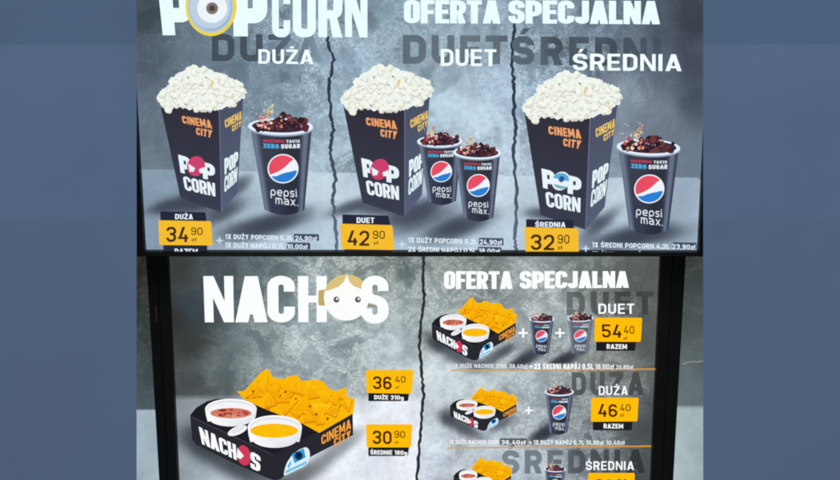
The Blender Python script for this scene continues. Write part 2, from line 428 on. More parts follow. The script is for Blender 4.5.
# ================================================================== the upper board
up = Board('menu_screen', 'upper backlit menu screen with three popcorn boxes on blue concrete', 'menu screen', 0.075, (420, 256.8), 'backlit menu screens')
UQ = ((128.4, -34), (712.8, -34), (698.6, 253.5), (144.6, 253.5))
UW = [(147, 11, (66, 81, 95), .03), (150, 60, (80, 99, 120), .05), (149, 123, (98, 120, 142), .08), (201, 53, (101, 128, 150), .1), (150, 160, (104, 128, 150), .05), (225, 45, (108, 134, 158), .15), (205, 15, (96, 120, 142), .1),
      (261, 88, (112, 142, 170), .2), (299, 103, (117, 148, 174), .5), (300, 60, (124, 154, 182), .7), (318, 70, (138, 170, 196), .95), (290, 45, (118, 148, 176), .6), (248, 157, (150, 178, 206), .25), (321, 153, (168, 200, 225), .7), (321, 120, (146, 178, 204), .8), (300, 25, (124, 156, 182), .6),
      (345, 63, (132, 166, 192), .7), (345, 110, (150, 184, 208), .7), (387, 17, (130, 165, 186), .4), (360, 10, (124, 156, 178), .4), (420, 30, (138, 172, 194), .5), (395, 60, (140, 172, 194), .4), (443, 78, (150, 180, 202), .45), (488, 88, (138, 167, 192), .6), (470, 40, (144, 176, 198), .5), (475, 115, (176, 207, 228), .5), (440, 105, (166, 198, 220), .4), (506, 153, (170, 192, 218), .8), (500, 125, (164, 194, 216), .8),
      (533, 78, (132, 162, 188), .85), (522, 110, (142, 172, 198), .9), (522, 160, (160, 184, 210), .8), (530, 30, (122, 152, 178), .6), (580, 40, (112, 138, 164), .4), (560, 66, (122, 150, 174), .6), (628, 98, (132, 152, 176), .2), (612, 170, (140, 164, 190), .15), (640, 50, (92, 110, 134), .1), (663, 113, (118, 135, 160), .06), (660, 30, (76, 90, 112), .04), (691, 23, (58, 68, 86), .01), (693, 65, (66, 78, 98), .01), (693, 103, (75, 90, 110), .01), (693, 158, (108, 130, 156), .02), (665, 70, (88, 104, 128), .05)]
UF = [(150, 200, (128, 160, 188), .08), (150, 175, (132, 164, 192), .08), (153, 243, (132, 160, 190), .08), (243, 176, (192, 220, 240), .2), (240, 200, (168, 196, 220), .15), (321, 193, (196, 224, 242), .2), (310, 225, (178, 206, 232), .15), (345, 200, (196, 224, 245), .2), (340, 240, (182, 212, 238), .2),
      (403, 229, (166, 196, 224), .15), (440, 225, (172, 200, 226), .2), (503, 188, (206, 233, 252), .3), (506, 240, (186, 214, 238), .2), (530, 200, (188, 214, 236), .4), (600, 215, (176, 202, 228), .25), (590, 242, (150, 176, 206), .2), (617, 198, (192, 215, 236), .2), (690, 198, (152, 180, 208), .08), (690, 231, (152, 180, 206), .08)]
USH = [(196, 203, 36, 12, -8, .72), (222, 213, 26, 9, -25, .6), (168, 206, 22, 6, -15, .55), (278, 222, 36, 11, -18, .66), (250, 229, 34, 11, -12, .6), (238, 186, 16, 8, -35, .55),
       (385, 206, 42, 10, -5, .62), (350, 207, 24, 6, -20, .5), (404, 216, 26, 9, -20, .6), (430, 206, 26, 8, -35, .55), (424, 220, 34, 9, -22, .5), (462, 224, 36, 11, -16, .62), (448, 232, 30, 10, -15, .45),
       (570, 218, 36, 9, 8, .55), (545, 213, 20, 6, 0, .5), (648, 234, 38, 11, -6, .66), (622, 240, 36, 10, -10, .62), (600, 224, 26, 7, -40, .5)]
def bgU(x, y, sh=True):
    hy = 169.3+(x-145)*.0165
    hy += 0
    c, al = idw(UW if y < hy else UF, x, y)
    k = 1+.05*fbm(x, y, 40, 5, 3.1)
    # a ragged lighter plaster field at the centre
    if y < hy:
        f = fbm(x, y, 55, 6, 1.7)+.9*blob(x, y, 480, 130, 90, 60)-.75
        if f > -.12 and 330 < x < 520: k *= 1+.12*min(1, (f+.12)*7)
        d = fbm(x, y, 48, 6, 8.2)
        if d > .18: k *= 1-.16*min(1, (d-.18)*6)*(1 if 280 < x < 600 else .3)
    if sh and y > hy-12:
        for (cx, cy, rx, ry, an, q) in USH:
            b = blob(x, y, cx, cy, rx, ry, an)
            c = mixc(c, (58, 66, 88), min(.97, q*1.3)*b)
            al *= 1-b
    g = (c[0]+c[1]+c[2])/3; c = tuple((v*.70+g*.30)*.945 for v in c)
    return tuple(v*k for v in c), al
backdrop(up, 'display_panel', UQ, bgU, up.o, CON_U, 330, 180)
cU = clip_below(253.2)
rng = random.Random(4)
# cracks in the concrete picture
for keys in ([(326, 30), (327.5, 40), (333.5, 60), (328.8, 84), (331, 120), (333.8, 128), (330, 150), (335.6, 178), (333, 200), (334, 216), (337.6, 254)],
             [(515, 18), (514, 28), (511.8, 62), (513.8, 84), (514.2, 118), (515.8, 124), (513.4, 156), (517, 193), (514.4, 237), (516, 254)]):
    pict(up, 'crack', ribbon(wander(keys, rng, 9, 1.1), 3.2, lambda x, y: mixc((50, 60, 78), (96, 110, 130), max(0, min(1, (y-120)/120))), rng), up.o, 1, clip=cU)
# ghost size words
def ghost(f): return lambda x, y: tuple(v*f for v in bgU(x, y, False)[0])
def fade(f, x0, x1):
    def g(x, y):
        k = max(0, min(1, (x-x0)/(x1-x0))); return tuple(v*(f*(1-k)+.985*k) for v in bgU(x, y, False)[0])
    return g
pict(up, 'ghost_heading', lettering('DUŻA', (212, 33.7), (322, 34.8), (212, 61), t=.23, W=.78, gap=.2, col=fade(.64, 268, 322)), up.o, 2)
pict(up, 'ghost_heading', lettering('DUET', (403, 35), (507.5, 35.6), (403, 63.7), t=.24, W=.76, gap=.18, col=ghost(.69)), up.o, 2)
pict(up, 'ghost_heading', lettering('ŚREDNIA', (512, 36), (692, 38.6), (512, 64.6), t=.24, W=.72, gap=.2, col=fade(.68, 600, 680)), up.o, 2)
# headline POPCORN
hl = []; cn = []
hl += lettering('P', (158, -15), (192, -15), (163.2, 35.2), (194, 35.2), t=.285, W=.70, col=WHITE_U, rr=.12)
hl += lettering('P', (233.4, -15), (267.5, -15), (233.8, 36.3), (267.5, 36.3), t=.29, W=.68, col=WHITE_U, rr=.12)
for ch, a, b in (('C', 272, 290.5), ('O', 292.8, 316), ('R', 318.2, 342.5), ('N', 344.8, 367.6)):
    cn += lettering(ch, (a, -13), (b, -13), (a+.4, 37), (b, 37.4), t=.17, W=.46, col=WHITE_U, rr=.1)
H = pict(up, 'headline', hl, up.o, 6)
pict(up, 'headline', cn, up.o, 6)
pict(up, 'letter_ring', [(ell(211.6, 6.5, 25.5, 29.5, n=48), (238, 214, 70)), (ell(211.2, 7, 22.6, 25.8, n=48), (176, 200, 222)), (ell(212, 7.6, 20.2, 22.6, n=48), (150, 176, 204)), (ell(211, 6.6, 20.2, 22.2, n=48), (190, 210, 228)),
     (ell(212.6, 8.3, 15, 14.6, n=40), (236, 246, 252)), (ell(212.6, 8.3, 6, 6, n=30), (128, 118, 116)), (ell(212.6, 8.3, 3, 3, n=20), (84, 70, 66))], H, 9, 'yellow rimmed letter O with grey band and white centre')
pict(up, 'headline', lettering('OFERTA', (404, -.2), (500.5, .4), (404, 23.2), (500.5, 23.6), t=.195, W=.45, gap=.022, col=WHITE_U, rr=.17), up.o, 6)
pict(up, 'headline', lettering('SPECJALNA', (508.2, .2), (659.5, 1), (508.2, 23.4), (659.5, 24.3), t=.195, W=.45, gap=.022, col=WHITE_U, rr=.17), up.o, 6)
for w, tl, tr, bl in (('DUŻA', (258.7, 49.2), (313.5, 49.6), (258.7, 63.6)), ('DUET', (440.7, 48.9), (496.2, 49.3), (440.7, 65.7)), ('ŚREDNIA', (572.5, 53.4), (681, 54.2), (572.5, 70.2))):
    pict(up, 'size_heading', lettering(w, tl, tr, bl, t=.175, W=.64, gap=.12, col=(244, 255, 255)), up.o, 8)

# ---- popcorn box picture, canonical pixels = first box
HEAP = [(159.2, 100), (160, 95), (164, 90.5), (170.6, 85), (172.5, 79), (176, 75.5), (180, 73), (187.5, 70), (192.2, 65.3), (199.7, 68.1), (206.3, 68.1), (213.8, 71.9), (223.2, 73.8), (228.8, 77.5), (238.2, 81.3), (242.9, 85), (246, 91.6), (243.8, 97.2), (238.2, 101), (230.7, 104.7), (219.5, 109.4), (206, 109.4), (193.2, 108.5), (190.3, 110), (186.6, 107.5), (174.4, 105.7), (172.5, 111.3), (167.8, 109.4), (163.1, 105.7)]
def popcorn_polys(seed):
    r = random.Random(seed); P = []
    for i, p in enumerate(HEAP):
        q = HEAP[(i+1) % len(HEAP)]
        d = math.hypot(q[0]-p[0], q[1]-p[1])
        for k in range(max(1, int(d/2.6))):
            t = (k+r.random()*.6)/max(1, int(d/2.6)); x = p[0]*(1-t)+q[0]*t; y = p[1]*(1-t)+q[1]*t
            P.append((rblob(r, x+r.uniform(-.3, .3), y+(.5 if y < 98 else -1.6), r.uniform(1.3, 2.3)), (240+r.uniform(-7, 8), 247+r.uniform(-6, 4), 241+r.uniform(-6, 6))))
    P.append((HEAP, (238, 244, 238)))
    pts = []
    while len(pts) < 150:
        x, y = r.uniform(160, 246), r.uniform(67, 110)
        if inside((x, y), HEAP): pts.append((x, y))
    pts.sort(key=lambda p: p[1])
    for x, y in pts:
        s = r.uniform(1.9, 3.0); low = (y-66)/45; w = r.uniform(-5, 5)
        P.append((rblob(r, x+.4, y+.9, s*1.15, 12, .18), ((232-6*low, 234-8*low, 222-10*low), (214-8*low, 216-8*low, 206-10*low), y-s, y+s*1.6)))
        for k in range(3):
            an = r.random()*6.28; q = s*.5
            P.append((rblob(r, x+q*math.cos(an), y+q*math.sin(an)*.8, s*r.uniform(.55, .8), 10, .18), ((250, 252, 244), (234+w, 238+w, 226+w), y-s*1.2, y+s*1.4)))
        if r.random() < .12: P.append((rblob(r, x+s*.3, y+s*.3, s*.35, 8, .3), (236, 222, 170)))
    for k in range(26):
        x, y = r.uniform(168, 240), r.uniform(76, 104)
        if inside((x, y), HEAP): P.append((rblob(r, x, y, r.uniform(.4, .85), 6, .5), r.choice([(120, 124, 130), (146, 142, 130), (168, 160, 138), (110, 118, 128)])))
    for dx, dy in ((0, 0), (.6, -2.2), (-1, 2)): P.append((rblob(r, 213.5+dx, 83.5+dy, 1.5), (226, 204, 138)))
    return P
def shade2(a, b, x0, x1): return lambda x, y: mixc(a, b, max(0, min(1, (x-x0)/(x1-x0))))
def box_polys(): return [([(159.5, 98), (219.5, 107), (222, 212), (181, 197)], lambda x, y: mixc((49, 47, 58), (58, 62, 80), max(0, min(1, (y-110)/95)))), ([(219.5, 107), (243.5, 97), (238, 192), (222, 212)], lambda x, y: mixc((76, 82, 102), (84, 94, 118), max(0, min(1, (y-110)/90)))), ([(219.2, 109), (220.2, 108.7), (222.5, 211.5), (221.6, 211.8)], (100, 110, 134))]
def box_words():
    O = (240, 164, 108); O2 = (240, 200, 104)
    P = lettering('CINEMA', (182.3, 115.2), (211.3, 119.8), (183.4, 122.8), (213, 128.3), t=.23, W=.6, gap=.1, col=O)
    P += lettering('CITY', (196.5, 127.0), (213.2, 130), (197.2, 134.2), (211.8, 137.4), t=.23, W=.6, gap=.1, col=O)
    Q = lettering('CINEMA', (225, 119.7), (242.3, 110.3), (226, 127.8), (242, 118.8), t=.23, W=.6, gap=.1, col=O2)
    Q += lettering('CITY', (232.5, 125.6), (242, 120), (233, 131.6), (241.5, 126), t=.23, W=.6, gap=.1, col=O2)
    return P, Q
def box_logo(kind):
    Wc = (232, 244, 250); P = []
    P += lettering('P', (178.8, 154), (191, 157.4), (181.4, 172), (192, 175), t=.25, W=.62, col=Wc, rr=.15)
    P += lettering('P', (202.6, 161), (215.4, 164.6), (203.8, 178), (215.8, 180.4), t=.25, W=.62, col=Wc, rr=.15)
    if kind == 'red':
        P += [(ell(196.8, 165.6, 9, 10, 15), (204, 66, 110)), ([(188.8, 163), (195.8, 167.5), (194.5, 171), (190.5, 171.3)], Wc), ([(205.4, 166.5), (199.6, 168.8), (200.5, 172.2), (204.2, 172.6)], Wc)]
    else:
        P += [(ell(197, 166.3, 8, 8.6, 15), Wc), (ell(197, 165, 7.4, 6, 15, a0=180, a1=360), (86, 176, 214)), (ell(197.5, 164.6, 2.6, 2.8), (40, 92, 150)), (ell(197, 170.4, 6, 3, 15, a0=0, a1=180), (130, 178, 196))]
    P += lettering('CORN', (183.4, 175.2), (215.6, 182.6), (186, 189.4), (216.2, 195.8), t=.17, W=.44, gap=.035, col=Wc, rr=.14)
    Q = lettering('POP', (225, 158.4), (239, 150.2), (225.3, 174.4), (238.4, 164.6), t=.2, W=.46, gap=.03, col=Wc, rr=.14)
    Q += lettering('CORN', (225.2, 176), (238.5, 166), (225, 192.2), (237.4, 181), t=.17, W=.44, gap=.03, col=Wc, rr=.14)
    return P, Q
BSRC = ((159.5, 100), (243.5, 99), (222, 212))
for k, (dst, kind) in enumerate(((BSRC, 'red'), (((342.5, 102), (429.7, 97.5), (404.8, 216)), 'red'), (((523.4, 110), (617, 105.3), (585, 229)), 'blue'))):
    f = affine(BSRC, dst)
    b = pict(up, 'popcorn_box', tf(box_polys(), f), up.o, 10)
    for q in box_words(): pict(up, 'box_lettering', tf(q, f), b, 12)
    for q in box_logo(kind): pict(up, 'box_logo', tf(q, f), b, 13)
    pict(up, 'popcorn', tf(popcorn_polys(11), f), b, 14)

# ---- cola cup picture, canonical pixels = first cup
def cup_body(lo=0.0):
    def cc(x, y):
        D = mixc((47, 50, 63), (42, 47, 64), max(0, min(1, (y-140)/60)))
        # pictured plastic: darker core, pale reflections near both edges
        t = (x-(249.5+(y-128)*.19))/((312.8-(y-128)*.09)-(249.5+(y-128)*.19))
        k = .62*math.exp(-((t-.06)/.07)**2)+.62*math.exp(-((t-.9)/.055)**2)+.12*math.exp(-((t-.3)/.2)**2)
        return mixc(mixc(D, (146, 166, 196), k), (150, 150, 150), lo)
    P = []
    n = 26
    def edge(s, y):
        xl = 251.2+(y-128)*.172; xr = 312.2-(y-128)*.088
        return xl+(xr-xl)*s, y+5.2*math.sin(math.pi*s)-(0 if y < 150 else .6)
    rows = [128+k*(209.5-128)/5 for k in range(6)]
    for j in range(5):
        for i in range(n):
            a, b = i/n, (i+1)/n
            P.append(([edge(a, rows[j]), edge(b, rows[j]), edge(b, rows[j+1]), edge(a, rows[j+1])], cc))
    return P
def cup_rim(lo=0.0):
    Wc = mixc((228, 241, 252), (206, 210, 212), lo)
    return [(ell(281.3, 127.4, 32.6, 8.6, 1, 40), mixc((150, 160, 184), (150, 150, 150), lo)), (ell(281.3, 126, 32.4, 8.4, 1, 40), Wc), (ell(281.3, 125.6, 28.6, 6.4, 1, 36), mixc((58, 46, 66), (110, 92, 92), lo))]
def cola(seed):
    r = random.Random(seed); P = []
    dark = [(52, 34, 42), (66, 36, 44), (88, 44, 50), (42, 30, 40), (108, 58, 60), (48, 32, 40)]
    for k in range(46):
        x = r.gauss(283, 12); x = max(257, min(306, x)); top = 114+abs(x-284)*.28
        y = r.uniform(top, 129)
        P.append((rblob(r, x, y, r.uniform(1.8, 3.8), 12, .2), r.choice(dark)))
    for k in range(22):
        x = r.gauss(267, 5.5); x = max(256, min(290, x)); y = r.uniform(116, 128)
        P.append((rblob(r, x, y, r.uniform(.7, 2.0), 10, .25), r.choice([(208, 112, 104), (226, 160, 140), (200, 76, 88), (232, 192, 178), (236, 212, 206), (176, 72, 84), (206, 148, 120)])))
    for k in range(14):
        x = r.gauss(286, 9); y = r.uniform(115, 126)
        P.append((rblob(r, x, y, r.uniform(.4, .9), 8, .3), r.choice([(170, 118, 134), (200, 168, 182), (120, 78, 100), (214, 196, 206)])))
    for (x, y, s) in ((272.5, 106, 1.6), (271.2, 108.5, 1.9), (270, 111.5, 2.0), (267.5, 113.5, 1.7), (273.5, 111, 1.3), (265, 110.5, 1.2), (270, 114.5, 2.2), (274.3, 104, .9), (263, 114, 1.2)):
        P.append((rblob(r, x, y, s, 8, .4), r.choice([(216, 208, 160), (206, 172, 136), (232, 226, 190), (196, 150, 130)])))
        P.append((rblob(r, x+.2, y+.2, s*.5, 6, .4), r.choice([(110, 88, 84), (150, 104, 80)])))
    for k in range(13):
        x = r.uniform(250, 272); y = r.uniform(100, 118)
        P.append((rblob(r, x, y, r.uniform(.35, .75), 6, .4), r.choice([(206, 224, 232), (186, 208, 222), (222, 214, 190)])))
    return P
def emblem(lo=0.0):
    cx, cy, rx, ry = 283.7, 167.8, 15.4, 14.6
    u = lambda p: (cx+p[0]*rx, cy+p[1]*ry)
    arc = lambda a0, a1, n=16, q=.92: [(q*math.cos(R(a0+(a1-a0)*k/n)), -q*math.sin(R(a0+(a1-a0)*k/n))) for k in range(n+1)]
    red = arc(42, 207)+[(-.55, .30), (-.25, .16), (.05, -.04), (.3, -.28), (.5, -.5)]
    blue = arc(214, 352)+[(.75, .12), (.5, .2), (.2, .26), (-.1, .36), (-.4, .5)]
    return [(ell(cx, cy, rx, ry, n=40), mixc((238, 246, 252), (236, 236, 236), lo)), ([u(p) for p in red], mixc((233, 78, 100), (226, 104, 116), lo)), ([u(p) for p in blue], mixc((44, 128, 212), (90, 146, 208), lo))]
def cup_words(lo=0.0):
    Wc = (226, 236, 246)
    P = lettering('MAXIMUM', (264, 138.6), (285, 139.2), (264.2, 141.4), t=.24, W=.6, gap=.1, col=(196, 64, 84))
    P += lettering('TASTE', (287, 139.2), (300.6, 139), (287, 142), t=.24, W=.6, gap=.1, col=Wc)
    P += lettering('ZERO', (264, 142.6), (279.6, 143.4), (264.3, 147), t=.26, W=.64, gap=.1, col=(84, 176, 226))
    P += lettering('SUGAR', (281.8, 143.5), (301, 142.8), (281.8, 147.8), t=.26, W=.64, gap=.1, col=Wc)
    Q = lettering('pepsi', (271.0, 185.6), (297.2, 187.4), (271.4, 194.4), t=.13, W=.7, gap=.2, col=Wc, rr=.26)
    Q += lettering('max.', (276.2, 193.8), (298.6, 196), (276.4, 202.6), t=.13, W=.7, gap=.2, col=Wc, rr=.26)
    return P, Q
CSRC = ((249.1, 125), (313.4, 126.2), (285, 214))
def cola_cup(bd, dst, layer, lo=0.0, seed=5, label=None, words=True):
    f = affine(CSRC, dst)
    c = pict(bd, 'cola_cup', tf(cup_body(lo), f), bd.o, layer, label)
    pict(bd, 'cup_rim', tf(cup_rim(lo), f), c, layer+3)
    pict(bd, 'cola', tf(cola(seed), f), c, layer+4)
    pict(bd, 'cup_emblem', tf(emblem(lo), f), c, layer+5)
    for q in cup_words(lo): pict(bd, 'cup_lettering', tf(q, f), c, layer+5)
cola_cup(up, CSRC, 16)
cola_cup(up, ((417.3, 140.4), (462, 140.4), (442, 204)), 16, seed=8)
cola_cup(up, ((453, 150.8), (500.6, 152), (478, 220)), 23, seed=9)
cola_cup(up, ((616, 145), (678.8, 147.5), (647.5, 233.5)), 16, seed=12)

# ---- price tags
def rq(tl, tr, br, bl, r=1.6):
    q = [tl, tr, br, bl]; return fillet(q, r, True)
def price_tag(bd, quad, big, small, fig, sm, zl, layer, yc, dk, label, clip=None, caps=()):
    t = pict(bd, 'price_tag', [(rq(*quad), yc)], bd.o, layer, label, clip)
    (bt, bb) = fig; (st, sb) = sm; (zt, zb) = zl
    P = lettering(big, bt, (bb[0], bt[1]+.3), (bt[0], bb[1]-.3), bb, t=.16, W=.62, gap=.12, col=dk)
    P += lettering(small, st, (sb[0], st[1]+.2), (st[0], sb[1]-.2), sb, t=.13, W=.62, gap=.14, col=dk)
    P += lettering('zł', zt, (zb[0], zt[1]), (zt[0], zb[1]), zb, t=.16, W=.5, gap=.14, col=mixc(dk, yc, .25))
    pict(bd, 'price_figures', P, t, layer+2, None, clip)
    for (cq, word, wt, wb, wc, bc) in caps:
        c = pict(bd, 'tag_caption', [(rq(*cq, r=1.0), bc)], t, layer-1, None, clip)
        pict(bd, 'caption_lettering', lettering(word, wt, (wb[0], wt[1]+.2), (wt[0], wb[1]-.2), wb, t=.2, W=.6, gap=.1, col=wc), c, layer+1, None, clip)
YU = (244, 190, 48); DU = (70, 44, 28); KU = (38, 42, 60); LU = (232, 244, 252)
price_tag(up, ((159.9, 218.9), (212.3, 219.9), (213.9, 244), (160.8, 243.6)), '34', '90', ((167.9, 225.2), (189.7, 240.6)), ((192.6, 225.8), (204, 233.6)), ((193, 236), (197.6, 239.6)), 24, YU, DU, 'yellow price tag reading 34 90', cU,
    [(((161.8, 210.2), (206.8, 211), (208, 222), (161.8, 221)), 'DUŻA', (176.6, 212.6), (194.4, 218), LU, KU), (((164.8, 240), (208.5, 240), (208.5, 259), (164.8, 259)), 'RAZEM', (176.2, 247), (199, 253.4), LU, KU)])
price_tag(up, ((340.7, 222.3), (392.6, 223.8), (394.4, 248.5), (341.8, 247.7)), '42', '90', ((347.8, 228.9), (369.6, 244.2)), ((373.2, 229), (385, 237.3)), ((374, 239.4), (378.2, 242.9)), 24, YU, DU, 'yellow price tag reading 42 90', cU,
    [(((342.8, 213.2), (388.6, 214.4), (391, 226), (342.8, 225)), 'DUET', (357, 216), (374.7, 221.8), LU, KU), (((344.8, 244), (391.5, 244), (391.5, 260), (344.8, 260)), 'RAZEM', (357.2, 250.8), (380, 257.2), LU, KU)])
price_tag(up, ((523.6, 225.7), (577.4, 227.1), (578, 252.8), (525, 252)), '32', '90', ((530.1, 232.8), (553.4, 248.6)), ((556.7, 232.9), (568.4, 242)), ((556.7, 243.8), (561, 247.9)), 24, YU, DU, 'yellow price tag reading 32 90', cU,
    [(((525.4, 217.9), (572, 218.8), (573.6, 230), (525.4, 229)), 'ŚREDNIA', (534.5, 220.4), (564.6, 225.8), LU, KU)])

# ---- small print of the offers
def offer(bd, items, layer, clip=None, hc=(66, 78, 106)):
    hi = []; P = []
    for (s, tl, tr, bl, br, box, t, W, c) in items:
        if box: hi.append((fillet(box, 1.2, True), hc))
        P += lettering(s, tl, tr, bl, br, t=t, W=W, gap=.12, col=c)
    o = pict(bd, 'offer_line', hi+P, bd.o, layer, None, clip)
    return o
sm = (228, 240, 250)
def hl_box(x0, y0, x1, y1, s=.018): return [(x0, y0), (x1, y0+(x1-x0)*s), (x1, y1+(x1-x0)*s), (x0, y1)]
def plus(bd, x, y, s, t, col, layer):
    pict(bd, 'plus_sign', [([(x-s, y-t), (x+s, y-t), (x+s, y+t), (x-s, y+t)], col), ([(x-t, y-s), (x+t, y-s), (x+t, y+s), (x-t, y+s)], col)], bd.o, layer)
offer(up, [('1X DUŻY POPCORN 5,2L 24,90zł', (226.4, 232.6), (317.4, 234.4), (226.4, 237.4), (317.4, 239), hl_box(294.6, 232.2, 319.6, 239), .2, .66, sm)], 26, cU)
offer(up, [('1X DUŻY NAPÓJ 0,7L 10,00zł', (226.4, 240.9), (308, 242.6), (226.4, 245.8), (308, 247.4), hl_box(287.6, 240.8, 311, 247.6), .2, .66, sm), ('10,40zł', (289, 251), (309, 251.4), (289, 256), None, None, .16, .66, sm)], 26, cU)
offer(up, [('1X DUŻY POPCORN 5,2L 24,90zł', (408.3, 235.9), (501, 238), (408.3, 241), (501, 243), hl_box(478.5, 236.2, 503, 243.6), .2, .66, sm)], 26, cU)
offer(up, [('2X ŚREDNI NAPÓJ 0,5L 18,00zł', (408.3, 245), (499, 246.8), (408.3, 250), (499, 251.6), hl_box(477.4, 245.2, 501, 252.4), .2, .66, sm)], 26, cU)
offer(up, [('1X ŚREDNI POPCORN 4,2L 23,90zł', (590.8, 240.6), (692.8, 242.6), (590.8, 245.6), (692.8, 247.4), hl_box(671, 240.6, 695, 247.6), .2, .66, sm)], 26, cU)
offer(up, [('1X ŚREDNI NAPÓJ 0,5L 9,00zł', (590.8, 249.6), (679.6, 251), (590.8, 254.6), (679.6, 256), hl_box(657, 249.6, 682, 257), .2, .66, sm)], 26, cU)
plus(up, 220.8, 238.9, 3.3, .75, (206, 224, 240), 26); plus(up, 402, 242.9, 3.3, .75, (206, 224, 240), 26); plus(up, 584.8, 246.8, 3.1, .75, (206, 224, 240), 26)
# ---- casing
ZF = 0.020
bar(up, 'bezel', [(112, 252.2), (728, 252.6), (728, 256.6), (112, 256.6)], -.055, ZF, up.o, CASE)
bar(up, 'bezel', [(112, -52), (126.2, -52), (144.2, 252.2), (112, 252.2)], -.055, ZF-.004, up.o, CASE)
bar(up, 'bezel', [(714.6, -52), (728, -52), (728, 252.6), (699.0, 252.6)], -.055, ZF-.004, up.o, CASE)
bar(up, 'bezel', [(126.2, -52), (714.6, -52), (714.6, -36), (126.2, -36)], -.055, ZF-.004, up.o, CASE)
bar(up, 'back_casing', [(120, -46), (720, -46), (704, 255), (138, 255)], -.052, -.004, up.o, CASE)

# ================================================================== the lower centre board
lo = Board('menu_screen', 'lower middle backlit menu screen offering nachos with dips on grey concrete', 'menu screen', 0.0, (420, 560), 'backlit menu screens')
LQ = ((166.4, 246), (662.2, 246), (648.6, 560), (181.4, 560))
LW = [(179, 268, (61, 66, 66), .0), (174, 320, (54, 58, 58), .0), (188, 343, (58, 63, 62), .0), (197, 308, (56, 72, 82), .0), (190, 385, (72, 78, 80), .02), (220, 300, (68, 84, 94), .03), (225, 265, (66, 80, 86), .05), (238, 343, (98, 118, 122), .08), (220, 375, (88, 104, 108), .12), (253, 265, (82, 100, 106), .1), (262, 335, (112, 130, 134), .4), (270, 365, (120, 136, 140), .5),
      (280, 290, (96, 114, 118), .35), (304, 339, (150, 168, 174), 1), (310, 290, (128, 146, 150), .9), (349, 349, (142, 158, 164), 1), (350, 268, (128, 144, 142), .8), (392, 276, (112, 128, 126), .6), (404, 272, (84, 100, 98), .3), (399, 329, (170, 190, 194), .6), (380, 355, (160, 178, 184), .8), (395, 300, (140, 158, 158), .7), (415, 350, (170, 188, 194), .6),
      (432, 294, (140, 156, 156), .8), (440, 268, (116, 132, 130), .5), (480, 266, (112, 126, 124), .5), (434, 379, (200, 215, 222), .5), (432, 345, (172, 188, 192), .7), (434, 454, (184, 196, 212), .6), (524, 384, (142, 158, 165), .8), (540, 299, (144, 158, 162), .8), (560, 345, (138, 152, 156), .7), (590, 268, (104, 116, 112), .3), (630, 266, (96, 104, 98), .1), (651, 268, (95, 102, 96), .02), (649, 338, (92, 99, 93), .02), (600, 360, (112, 120, 120), .3), (645, 430, (77, 84, 88), .02), (643, 475, (78, 84, 90), .02),
      (590, 440, (104, 114, 122), .4), (520, 459, (164, 182, 200), .6), (545, 440, (150, 166, 178), .7), (470, 380, (190, 204, 210), .6), (440, 425, (190, 204, 214), .6), (490, 440, (176, 192, 206), .7), (520, 420, (158, 174, 184), .8), (580, 400, (116, 128, 132), .5)]
LF = [(180, 402, (136, 150, 156), .05), (185, 423, (137, 153, 162), .08), (193, 468, (152, 168, 182), .1), (230, 475, (176, 190, 202), .15), (280, 480, (206, 216, 226), .2), (323, 473, (226, 234, 243), .2), (350, 440, (222, 230, 238), .25), (360, 405, (204, 214, 222), .25), (392, 411, (220, 227, 235), .25), (379, 459, (208, 215, 228), .25), (403, 469, (222, 229, 238), .25), (411, 430, (212, 220, 230), .3), (350, 520, (200, 208, 216), .3)]
LSH = [(215, 452, 36, 15, 28, .62), (252, 474, 40, 14, 22, .62), (300, 476, 40, 10, -28, .5), (340, 446, 26, 9, -35, .4), (200, 440, 20, 16, 40, .5),
       (452, 352, 34, 9, 30, .62), (438, 342, 14, 10, 0, .5), (490, 360, 22, 6, -30, .5), (528, 357, 18, 7, -30, .7), (520, 362, 14, 5, -20, .6), (568, 357, 18, 7, -30, .7), (560, 361, 14, 5, -20, .6), (506, 350, 12, 6, -35, .4),
       (462, 427, 28, 8, 28, .6), (449, 416, 10, 10, 0, .5), (548, 431, 16, 8, -30, .75), (540, 436, 14, 6, -25, .6), (500, 424, 16, 6, -35, .45), (458, 492, 20, 8, 20, .5)]
CRK = [(423.2, 244), (423.4, 270), (424, 298), (420.6, 322), (419.6, 346), (421.6, 370), (423.6, 394), (421, 420), (419.4, 444), (416.8, 480), (418, 520), (416, 560)]
def crkx(y):
    for a, b in zip(CRK, CRK[1:]):
        if a[1] <= y <= b[1]: return a[0]+(b[0]-a[0])*(y-a[1])/(b[1]-a[1])
    return 418
def bgL(x, y, sh=True):
    if x < crkx(y):
        t = max(0, min(1, (y-394)/6))
        c, al = idw(LW, x, y)
        if t > 0:
            c2, al2 = idw(LF, x, y); c = mixc(c, c2, t); al = al+(al2-al)*t
    else: c, al = idw(LW, x, y)
    k = 1+.10*fbm(x, y, 34, 6, 5.5)+.06*fbm(x, y, 11, 4, 2.2)*min(1, al*2)
    if sh:
        for (cx, cy, rx, ry, an, q) in LSH:
            b = blob(x, y, cx, cy, rx, ry, an); c = mixc(c, (44, 50, 60), min(.97, q*1.15)*b); al *= 1-b
    e = min(1, max(0, (x-168)/70))*min(1, max(0, (662-x)/80)); k *= .90+.12*e
    g = (c[0]+c[1]+c[2])/3; c = tuple((v*.75+g*.25) for v in c)
    return tuple(v*k for v in c), al
backdrop(lo, 'display_panel', LQ, bgL, lo.o, CON_L, 330, 210)
pict(lo, 'crack', ribbon(wander(CRK, rng, 8, .8), 2.9, (44, 50, 52), rng), lo.o, 1)
def ghostL(f, x0=640, x1=700): return lambda x, y: tuple(v*(f+(1-f)*max(0, min(.9, (x-x0)/(x1-x0)))) for v in bgL(x, y, False)[0])
